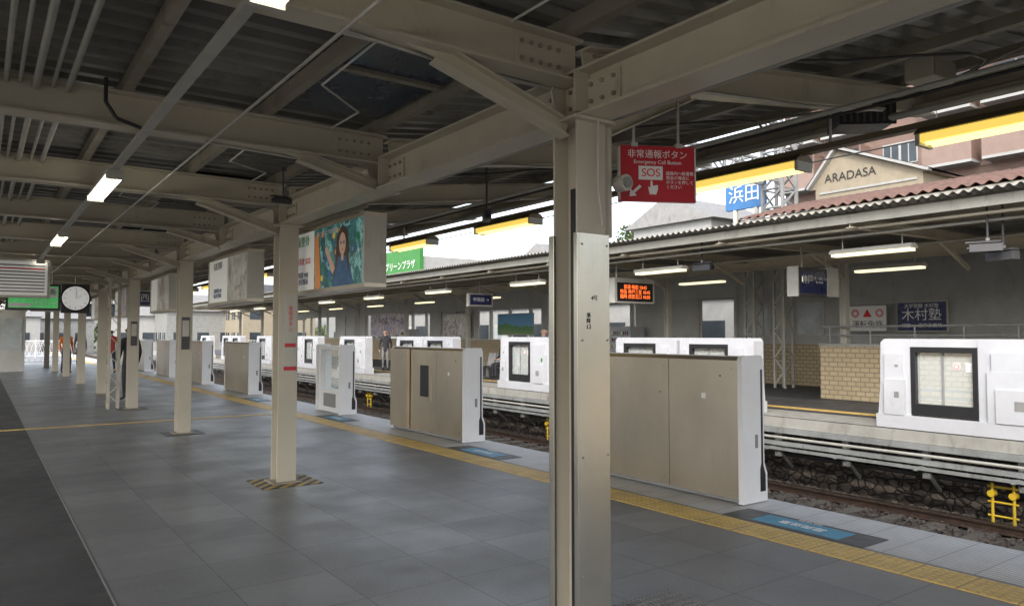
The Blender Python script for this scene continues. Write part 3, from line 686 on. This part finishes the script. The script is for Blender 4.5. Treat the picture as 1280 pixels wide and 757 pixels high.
b=B()
b.box(20.2,20.4,-9,15.5,.002,1.25,'brick_beige'); b.box(20.22,20.4,-9,15.5,1.25,5.0,'wall_grey')
for y in [-6,-3,0,3,6.2,12.4,14.2]: b.box(20.16,20.22,y,y+.9,1.5,2.5,'wall_white'); b.box(20.14,20.16,y+.06,y+.84,1.56,2.44,'window_bright')
b.box(20.2,20.4,15.5,60,.002,1.25,'brick_beige')
y=15.5
while y<60: b.box(20.18,20.32,y,y+.12,1.25,3.8,'offwhite'); y+=1.6
b.box(20.19,20.31,15.62,60,2.75,3.8,'wall_white'); b.box(20.17,20.33,15.5,60,1.25,1.31,'offwhite')
for (ya,yb) in ((17,20.2),(24,26),(31,36),(44,49)): b.box(20.24,20.27,ya,yb,1.31,2.75,'wall_white')
b.build('platform_back_wall')
b=B(); b.box(16.55,16.75,-3,10.3,.003,1.25,'brick_beige'); b.box(16.75,18.6,10.1,10.3,.003,1.25,'brick_beige'); b.box(18.5,18.7,-3,10.3,.003,1.25,'brick_beige'); b.box(16.52,16.78,-3,10.33,1.25,1.31,'concrete_light')
b.build('stairwell_wall')
b=B(); b.cyl((16.65,-3,1.72),(16.65,10.3,1.72),.025,'lightgrey_steel'); b.cyl((16.65,-3,1.52),(16.65,10.3,1.52),.016,'lightgrey_steel')
for k in range(14): b.cyl((16.65,-2.9+k,1.3),(16.65,-2.9+k,1.72),.018,'lightgrey_steel',8)
b.build('handrail')

def flat_sign(name,x,ya,yb,z0,z1,face,frame='offwhite',texts=()):
    b=B(); b.box(x+.01,x+.05,ya,yb,z0,z1,frame); b.box(x,x+.009,ya+.03,yb-.03,z0+.03,z1-.03,face); o=b.build(name)
    for s,dy,z,size,mt in texts: txt(o,s,(x-.003,(ya+yb)/2+dy,z),size,mt,face='-x')
    return o
flat_sign('advertising_sign',19.9,8.86,10.15,1.6,2.4,'navy_sign','offwhite',[('大学受験 木村塾',0,2.27,.12,'text_white'),('木村塾',0,2.03,.34,'text_white'),('西宮 ・ 進学予備校',0,1.76,.12,'text_white')])
flat_sign('warning_sign',19.9,10.4,11.5,1.6,2.35,'text_white','mid_grey',[('◎ ▲ ◎',0,2.1,.28,'text_red'),('運転免許',0,1.8,.22,'text_black')])
flat_sign('landscape_poster',19.95,26.2,29.0,1.5,2.5,'poster_landscape','offwhite')
flat_sign('advertising_sign',19.95,21.4,22.5,1.4,2.6,'poster_warm','offwhite')
flat_sign('advertising_sign',19.95,38,43,1.4,2.8,'poster_purple','offwhite',[('人々の森スクール',0,2.3,.5,'text_black')])
flat_sign('advertising_sign',19.95,31.5,34,1.4,2.6,'poster_warm','offwhite')
b=B(); b.box(13.9,15.25,9.25,9.42,2.36,2.96,'dark_grey'); b.box(14.02,15.0,9.24,9.25,2.42,2.90,'navy_sign'); b.box(15.02,15.4,9.2,9.46,2.36,3.0,'wall_white'); b.box(13.86,13.9,9.2,9.46,2.34,2.98,'offwhite')
for x in(14.2,15.1): b.cyl((x,9.33,2.96),(x,9.33,3.4),.02,'conduit')
o=b.build('direction_sign',(.15,0,0),0); txt(o,'神戸',(14.27,9.235,2.70),.20,'text_white'); txt(o,'(三宮・元町) 方面\nfor Kobe',(14.72,9.235,2.70),.075,'text_white'); txt(o,'1',(14.08,9.235,2.70),.16,'tube_far')
b=B(); b.box(13.3,14.75,14.0,14.3,2.35,3.0,'offwhite'); b.box(13.38,14.67,13.985,14.0,2.40,2.88,'black')
for x in(13.5,14.5): b.cyl((x,14.15,3.0),(x,14.15,3.4),.025,'conduit')
o=b.build('train_information_display'); txt(o,'普通 梅田 10:42\n特急 神戸三宮 10:45\n臨時 西宮北口 10:50',(14.02,13.98,2.64),.125,'led_text')
b=B(); b.box(13.6,14.6,21.5,21.65,2.5,2.95,'offwhite'); b.box(13.66,14.54,21.49,21.5,2.55,2.9,'navy_sign'); b.cyl((14.1,21.57,2.95),(14.1,21.57,3.4),.02,'conduit'); o=b.build('direction_sign'); txt(o,'甲陽線 →',(14.1,21.485,2.72),.16,'text_white')
def vending(x,y,body):
    b=B(); b.box(x,x+.7,y,y+1.1,.03,1.83,body); b.box(x-.02,x,y+.06,y+1.04,.95,1.72,'window_bright'); 
    for r in range(3):
        b.box(x-.03,x-.02,y+.08,y+1.02,1.02+r*.24,1.035+r*.24,'mid_grey')
        for k in range(9): b.cyl((x-.035,y+.13+k*.1,1.04+r*.24),(x-.035,y+.13+k*.1,1.17+r*.24),.025,['red_sign','text_white','blue_sign','green_sign','yellow_metal'][(k*3+r)%5],8)
    b.box(x-.02,x,y+.1,y+.9,.3,.5,'black'); b.box(x-.02,x,y+.75,y+1.0,.6,.9,'mid_grey'); b.box(x+.05,x+.65,y+.05,y+1.05,.003,.03,'black'); b.build('vending_machine',bevel=.01)
vending(19.2,19.4,'white_gate'); vending(19.2,36.5,'white_gate')
def bench(x,y,n=4):
    b=B()
    for i in range(n):
        yy=y+i*.52; b.prism([(x-.22,.42),(x+.20,.40),(x+.30,.86),(x+.26,.86),(x+.16,.45),(x-.22,.46)],'y',yy,yy+.44,'mid_grey')
    b.box(x-.05,x+.0,y-.02,y+n*.52,.34,.39,'mid_grey')
    for yy in(y+.3,y+n*.52-.4): b.box(x-.06,x+.02,yy,yy+.05,.02,.36,'mid_grey'); b.box(x-.22,x+.22,yy,yy+.05,.003,.03,'mid_grey')
    b.build('platform_bench',bevel=.006)
bench(15.0,20.7); bench(15.0,33)

# ------------------------------------------------------------ people
def human(name,loc,rz,pose,shirt,pants,arms=(0,0)):
    J={}
    if pose=='sit':
        J.update(pel=(0,0,.53),sp=(0,.03,.75),ch=(0,.02,.98),nk=(0,-.01,1.12),hb=(0,-.04,1.20),hm=(0,-.06,1.28),ht=(0,-.05,1.36),
          hl=(.09,0,.50),kl=(.11,-.42,.50),al=(.11,-.42,.10),tl=(.12,-.58,.04),hr=(-.09,0,.50),kr=(-.11,-.42,.50),ar=(-.11,-.38,.10),tr=(-.12,-.54,.04),
          sl=(.18,.02,1.03),el=(.22,-.05,.76),wl=(.12,-.26,.68),fl=(.08,-.34,.68),sr=(-.18,.02,1.03),er=(-.22,-.05,.76),wr=(-.12,-.26,.68),fr=(-.08,-.34,.68))
    else:
        st=.16 if pose=='walk' else .02
        J.update(pel=(0,0,.93),sp=(0,0,1.12),ch=(0,0,1.34),nk=(0,-.01,1.48),hb=(0,-.02,1.54),hm=(0,-.03,1.62),ht=(0,-.02,1.70),
          hl=(.09,0,.88),kl=(.10,-st-.02,.49),al=(.10,-st*.9,.09),tl=(.11,-st*.9-.15,.03),hr=(-.09,0,.88),kr=(-.10,st*.3-.02,.49),ar=(-.10,st*1.4,.10),tr=(-.11,st*1.4-.14,.03),
          sl=(.18,0,1.39),el=(.24,.03+st*.6,1.11),wl=(.25,-.06+st*.5,.87),fl=(.24,-.09+st*.5,.77),sr=(-.18,0,1.39),er=(-.24,.03-st*.5,1.11),wr=(-.25,-.06-st*.9,.88),fr=(-.24,-.09-st,.78))
    rad=dict(pel=.15,sp=.13,ch=.15,nk=.055,hb=.06,hm=.095,ht=.07,hl=.09,kl=.06,al=.04,tl=.035,hr=.09,kr=.06,ar=.04,tr=.035,sl=.065,el=.045,wl=.03,fl=.022,sr=.065,er=.045,wr=.03,fr=.022)
    E=[('pel','sp',shirt),('sp','ch',shirt),('ch','nk',shirt),('nk','hb','skin'),('hb','hm','skin'),('hm','ht','hair'),
       ('pel','hl',pants),('hl','kl',pants),('kl','al',pants),('al','tl','black'),('pel','hr',pants),('hr','kr',pants),('kr','ar',pants),('ar','tr','black'),
       ('ch','sl',shirt),('sl','el',shirt),('el','wl',shirt),('wl','fl','skin'),('ch','sr',shirt),('sr','er',shirt),('er','wr',shirt),('wr','fr','skin')]
    ks=list(J); me=bpy.data.meshes.new('t'); me.from_pydata([J[k] for k in ks],[(ks.index(a),ks.index(c)) for a,c,_ in E],[])
    o=bpy.data.objects.new('t',me); COL.objects.link(o)
    md=o.modifiers.new('s','SKIN'); md.use_smooth_shade=True
    for i,k in enumerate(ks):
        r=rad[k]; me.skin_vertices[0].data[i].radius=(r,r*(.72 if k in('pel','sp','ch') else 1)); 
    me.skin_vertices[0].data[0].use_root=True
    o.modifiers.new('u','SUBSURF').levels=2
    dg=bpy.context.evaluated_depsgraph_get(); nm=bpy.data.meshes.new_from_object(o.evaluated_get(dg)); bpy.data.objects.remove(o)
    names=['skin','hair',shirt,pants,'black']; nm.materials.clear()
    for n in names: nm.materials.append(MATS[n])
    hm=Vector(J['hm'])
    for p_ in nm.polygons:
        c=p_.center; best=9;bm_=None
        for a,d,mt in E:
            A=Vector(J[a]);D=Vector(J[d]);t=max(0,min(1,(c-A).dot(D-A)/(D-A).length_squared)); ds=(c-(A+(D-A)*t)).length/(rad[a]+(rad[d]-rad[a])*t)
            if ds<best: best=ds;bm_=mt
        if bm_ in('skin','hair') and c.z>hm.z-.08: bm_='hair' if (c.y>hm.y+.0 or c.z>hm.z+.065) else 'skin'
        p_.material_index=names.index(bm_); p_.use_smooth=True
    ob=bpy.data.objects.new(name,nm); COL.objects.link(ob); ob.location=loc; ob.rotation_euler=(0,0,rz)
    b=B(); x,y,z=J['hm']
    for s in(-.032,.032): b.cyl((x+s,y-.098,z+.012),(x+s,y-.088,z+.012),.011,'black',8); b.cyl((x+s*3,y,z-.02),(x+s*3,y,z+.03),.014,'skin',8)
    b.cyl((x,y-.09,z+.01),(x,y-.115,z-.022),.006,'skin',8,.014); b.box(x-.022,x+.022,y-.096,y-.085,z-.05,z-.043,'cloth_red')
    for f,w in(('fl','wl'),('fr','wr')):
        F=Vector(J[f]); d=(F-Vector(J[w])).normalized()
        for k in range(4): q=F+Vector((0,-.022+.015*k,0)); b.cyl(q-d*.02,q+d*(.05+.012*(k in(1,2))),.009,'skin',6,.007)
        q=F-d*.04; b.cyl(q,q+d*.05+Vector((0,-.035,0)),.010,'skin',6,.008)
    b.build('face_and_hands',parent=ob)
    return ob
human('seated_person',(14.93,21.3,0),R(-90),'sit','cloth_dark','cloth_dark')
human('standing_person',(14.6,18.6,0),R(-60),'stand','cloth_navy','cloth_dark')
human('standing_person',(14.3,29.3,0),R(-30),'stand','cloth_dark','cloth_grey')
human('walking_person',(2.9,34.8,0),R(10),'walk','cloth_orange','cloth_navy')
human('walking_person',(4.3,33.2,0),R(180),'walk','cloth_red','cloth_dark')
human('standing_person',(2.9,19.4,0),R(200),'stand','cloth_dark','cloth_dark')
human('walking_person',(4.0,41,0),R(0),'walk','cloth_grey','cloth_navy')

for x,y in((12.1,4.55),(12.1,15.0),(12.1,26)):
    b=B()
    for dy in(0,.28): b.cyl((x,y+dy,-1.3),(x,y+dy,-.62),.022,'yellow_metal',8)
    for z in(-.68,-.9,-1.1): b.cyl((x,y-.06,z),(x,y+.34,z),.016,'yellow_metal',8)
    for dy in(0,.28): b.cyl((x-.06,y+dy,-.78),(x+.06,y+dy,-.78),.05,'yellow_metal',12)
    b.build('track_signal_stand')

b=B(); b.box(-1,1.6,37,41,.003,2.5,'wall_white'); b.box(-1.05,1.65,36.95,41.05,2.5,2.58,'offwhite')
for x in(-.8,.0,.8): b.box(x,x+.7,36.97,37,.9,2.2,'window_bright')
for y in(37.3,38.5,39.7): b.box(1.6,1.63,y,y+1,.9,2.2,'window_bright')
b.build('waiting_room')
for (xa,xb,yy) in ((1.9,4.4,45.0),(1.0,5.2,58.0)):
    b=B(); n=int((xb-xa)/.25)
    for z in(.12,1.1): b.box(xa,xb,yy-.02,yy+.02,z,z+.05,'white_paint')
    for k in range(n):
        x=xa+k*.25; b.beam((x,yy,.15),(x+.25,yy,1.1),.02,.02,'white_paint',up=(0,1,0)); b.beam((x+.25,yy-.021,.15),(x,yy-.021,1.1),.02,.02,'white_paint',up=(0,1,0))
    for x in(xa,(xa+xb)/2,xb): b.box(x-.03,x+.03,yy-.045,yy+.045,.002,1.2,'white_paint')
    b.build('lattice_barrier')

# ------------------------------------------------------------ buildings
def apartment(name,x0,x1,y0,y1,h,wall,bays,z0=-1.4):
    b=B(); b.box(x0,x1,y0,y1,z0,h,wall); b.box(x0-.15,x1+.15,y0-.15,y1+.15,h,h+.5,'wall_pink2')
    n=int((h-z0)/2.9); L=(y1-y0)/bays
    for s in range(n):
        z=z0+s*2.9+.6
        b.box(x0-.06,x0,y0,y1,z-.35,z-.15,'wall_pink2')
        for k in range(bays):
            a=y0+k*L
            if k%3!=1:
                b.box(x0-.03,x0-.005,a+.5,a+L-.5,z,z+2.0,'window_dark'); b.box(x0-.06,x0-.03,a+L/2-.04,a+L/2+.04,z,z+2,'house_white')
                b.box(x0-1.2,x0-1.08,a+.25,a+L-.25,z-.1,z+1.0,'wall_pink2'); b.box(x0-1.2,x0-.001,a+.25,a+L-.25,z-.25,z-.101,'house_white')
                b.box(x0-1.08,x0-.001,a+.25,a+.37,z-.1,z+1.9,wall)
                b.box(x0-.30,x0-.06,a+.7,a+1.3,z,z+.6,'house_white')
            else:
                for e in(.5,L-1.5): b.box(x0-.05,x0-.002,a+e,a+e+1.0,z+.5,z+1.8,'house_white'); b.box(x0-.07,x0-.051,a+e+.08,a+e+.92,z+.58,z+1.72,'window_dark'); b.box(x0-.08,x0-.071,a+e+.47,a+e+.53,z+.58,z+1.72,'house_white')
        x=x0+1.5
        while x<x1-1.5: b.box(x,x+1.2,y1,y1+.05,z+.5,z+1.8,'house_white'); b.box(x+.08,x+1.12,y1+.051,y1+.07,z+.58,z+1.72,'window_dark'); b.box(x,x+1.2,y0-.05,y0,z+.5,z+1.8,'window_dark'); x+=3.2
    b.build(name)
apartment('apartment_building',43,56,8,29,22,'pink_tile',7)
apartment('apartment_building',37,52,-14,7.2,25,'pink_tile',6)
b=B(); b.box(28,34,13.2,17.5,-1.4,7.5,'wall_beige'); b.prism([(13.0,7.5),(17.7,7.5),(16.5,8.95)],'x',28,34.2,'wall_beige')
b.beam((27.9,17.75,7.52),(27.9,16.5,9.05),.3,.10,'house_white',up=(0,0,1)); b.beam((27.9,16.5,9.05),(27.9,12.9,7.52),.3,.10,'house_white')
b.quad([(27.8,16.5,9.12),(34.4,16.5,9.12),(34.4,12.8,7.55),(27.8,12.8,7.55)],'mid_grey'); b.quad([(27.8,16.5,9.12),(34.4,16.5,9.12),(34.4,17.9,7.55),(27.8,17.9,7.55)],'mid_grey')
b.box(27.95,28,13.4,17.3,7.25,7.33,'house_white')
o=b.build('gabled_building'); txt(o,'ARADASA',(27.97,16.0,7.85),.48,'text_black',face='-x')
b=B(); b.box(20.5,27.5,-14,15.2,-1.4,5.3,'wall_beige')
b.corr([(20.2,5.25),(22.2,5.78),(24,6.2),(27.9,5.25)],-14.3,15.5,.32,.09,'tile_brown',trap=False)
b.box(20.3,20.5,-14.2,15.4,5.05,5.24,'canopy_fascia')
for y in range(-12,15,3): b.box(20.46,20.5,y,y+1.4,4.15,4.8,'window_dark')
b.build('station_building')
b=B(); b.box(24.5,24.7,17.5,19.3,6.5,7.65,'blue_sign'); b.cyl((24.6,17.9,-1.4),(24.6,17.9,6.5),.1,'offwhite'); b.cyl((24.6,18.9,-1.4),(24.6,18.9,6.5),.1,'offwhite'); o=b.build('billboard'); txt(o,'浜田',(24.48,18.4,7.05),.75,'text_white',face='-x')
def house(x,y,w,d,h,wall,roof,rz=0):
    b=B(); b.box(0,w,0,d,-1.4,h,wall); b.prism([(-.5,h),(d+.5,h),(d/2,h+d*.28)],'x',-.4,w+.4,roof)
    z=.6
    while z<h-1.5:
        k=.8
        while k<d-1.5: b.box(-.05,0,k,k+1.4,z,z+1.2,'window_dark'); b.box(-.07,-.05,k+.66,k+.74,z,z+1.2,'house_white'); k+=2.6
        k=.8
        while k<w-1.5: b.box(k,k+1.4,-.05,0,z,z+1.2,'window_dark'); k+=2.8
        z+=2.8
    return b.build('house',(x,y,0),rz)
house(31,52,7,8,6.0,'house_white','mid_grey'); house(33,38,8,9,5.6,'wall_beige','mid_grey'); house(30,66,8,9,5.6,'house_grey','mid_grey'); house(36,80,9,10,7,'house_white','mid_grey')
house(26,92,9,10,5.2,'wall_beige','dark_grey'); house(14,108,9,9,4,'house_white','mid_grey'); house(-2,122,9,9,4,'house_white','mid_grey'); house(6,135,9,9,4,'house_grey','mid_grey'); house(33,27,6,6,8.0,'house_white','mid_grey')
house(-14,100,9,9,6,'house_white','mid_grey'); house(19,100,8,8,4.5,'house_grey','mid_grey')
b=B(); b.box(24.5,29,16.8,48,-1.4,3.0,'house_white'); b.box(24.3,29.2,16.6,48.2,3.0,3.15,'house_grey')
for k in range(16): b.box(24.46,24.5,17.5+k*1.9,18.8+k*1.9,.8,2.1,'window_dark' if k%3 else 'window_bright')
b.build('shop_building')
b=B(); b.box(27.5,27.8,50.5,57,4.5,8.3,'green_sign'); b.box(27.8,36,50.6,57,-1.4,7.6,'house_white')
for k in range(3): b.box(27.44,27.5,50.9+k*2,52.5+k*2,4.9,5.6,'text_white')
o=b.build('commercial_building'); txt(o,'グリーンプラザ',(27.45,53.8,7.0),.75,'text_white',face='-x')

b=B()
def lattice(p0,p1,s,n,r=.05):
    p0=Vector(p0);p1=Vector(p1);d=(p1-p0)/n; ax=(p1-p0).normalized()
    u=Vector((0,1,0)); w=ax.cross(u).normalized()
    C=[u*(a*s)+w*(c*s) for a,c in((-1,-1),(1,-1),(1,1),(-1,1))]
    for c in C: b.beam(p0+c,p1+c,r,r,'gantry_steel',up=(0,1,0) )
    for k in range(n):
        for j in range(4):
            c0,c1=(C[j],C[(j+1)%4]) if k%2 else (C[(j+1)%4],C[j])
            b.beam(p0+d*k+c0,p0+d*(k+1)+c1,r*.6,r*.6,'gantry_steel',up=(.1,1,.2))
            b.beam(p0+d*k+C[j],p0+d*k+C[(j+1)%4],r*.6,r*.6,'gantry_steel',up=(.1,1,.2))
lattice((23.9,16.4,-1.4),(23.9,16.4,9.6),.42,16,.10); lattice((-5,16.4,-1.4),(-5,16.4,8.2),.3,14,.08)
lattice((-5,16.4,7.4),(23.4,16.4,7.4),.34,38,.08)
b.beam((22.6,16.4,8.8),(25.4,16.4,8.8),.1,.1,'gantry_steel'); b.beam((22.8,16.4,9.3),(25.0,16.4,9.3),.1,.1,'gantry_steel')
for x in(22.7,25.3,23.0,24.9): b.cyl((x,16.4,8.85),(x,16.4,9.15),.06,'wall_white')
b.build('catenary_gantry')
b=B()
for x in(7.55,11.05):
    b.cyl((x,-40,4.35),(x,180,4.35),.012,'cable_black',5); b.cyl((x,-40,5.2),(x,180,5.2),.012,'cable_black',5)
    for k in range(44): b.cyl((x,-30+k*5,4.35),(x,-30+k*5,5.2),.006,'cable_black',4)
for x,z in((22.7,9.15),(25.3,9.15),(23.9,9.6)): b.cyl((x,-60,z+1.2),(x,16.4,z),.02,'cable_black',5); b.cyl((x,16.4,z),(x,120,z+1),.02,'cable_black',5)
b.build('overhead_wire')

def leafmass(b,c,r,n,sz=.16):
    for i in range(n):
        v=Vector((random.gauss(0,1),random.gauss(0,1),random.gauss(0,1))).normalized()*r*random.uniform(.45,1.05)
        p_=Vector(c)+Vector((v.x,v.y,v.z*.8))
        a=Vector((random.uniform(-1,1),random.uniform(-1,1),random.uniform(-1,1))).normalized()*sz*random.uniform(.6,1.4); d=a.cross(Vector((random.uniform(-1,1),random.uniform(-1,1),random.uniform(-1,1)))).normalized()*sz*random.uniform(.4,.8)
        b.add([p_-a,p_+d,p_+a,p_-d],[(0,1,2,3)],'foliage' if random.random()<.6 else 'foliage_dark')
def tree(x,y,h,cr):
    b=B(); b.cyl((x,y,-1.4),(x+.1,y,h*.5),.22,'bark',10,.13)
    for i in range(9):
        t=i*2.4; q=(x+math.cos(t)*cr*.6*random.uniform(.4,1),y+math.sin(t)*cr*.6*random.uniform(.4,1),h*.55+random.uniform(0,.4)*h)
        b.cyl((x+.1,y,h*.4),q,.09,'bark',7,.03); leafmass(b,q,cr*random.uniform(.35,.6),420)
    b.build('tree',fix=False)
tree(45.5,46.5,10.8,2.8); tree(48.0,46.0,9.8,2.4)
b=B()
for i in range(60): leafmass(b,(-30+i*2.0,158+random.uniform(-6,30),random.uniform(1,3)),3.0,110,.5)
b.build('distant_trees',fix=False)
b=B()
for k in range(60): b.cyl((22.0,16+k,-1.4),(22.0,16+k,1.0),.03,'offwhite',6)
for z in(0,.5,.95): b.cyl((22,16,z),(22,76,z),.025,'offwhite',6)
b.build('boundary_fence')

# ------------------------------------------------------------ world / sun / camera
w=bpy.data.worlds.new("World"); scn.world=w; w.use_nodes=True; nt=w.node_tree; nt.nodes.clear()
out=nt.nodes.new('ShaderNodeOutputWorld'); bg=nt.nodes.new('ShaderNodeBackground'); sky=nt.nodes.new('ShaderNodeTexSky')
sky.sky_type='NISHITA'; sky.sun_disc=False; EL,AZ=36,235
sky.sun_elevation=R(EL); sky.sun_rotation=R(AZ); sky.dust_density=3; sky.air_density=1.0; sky.ozone_density=1
hs=nt.nodes.new('ShaderNodeHueSaturation'); hs.inputs['Saturation'].default_value=.38
nt.links.new(sky.outputs[0],hs.inputs['Color']); nt.links.new(hs.outputs[0],bg.inputs[0]); bg.inputs[1].default_value=.46; nt.links.new(bg.outputs[0],out.inputs[0])
sd=bpy.data.lights.new('sun','SUN'); sd.energy=1.5; sd.angle=R(3); sd.color=(1,.88,.70); so=bpy.data.objects.new('sun',sd); COL.objects.link(so)
d=Vector((math.sin(R(AZ))*math.cos(R(EL)),math.cos(R(AZ))*math.cos(R(EL)),math.sin(R(EL))))
so.rotation_euler=d.to_track_quat('Z','Y').to_euler(); so.location=(0,0,30)
cd=bpy.data.cameras.new('camera'); cam=bpy.data.objects.new('camera',cd); COL.objects.link(cam)
cd.sensor_width=36; cd.lens=36*930/1280; cd.clip_start=.05; cd.clip_end=3000
cam.location=(0,0,1.53); cam.rotation_euler=(R(92.43),0,R(-35.65)); scn.camera=cam
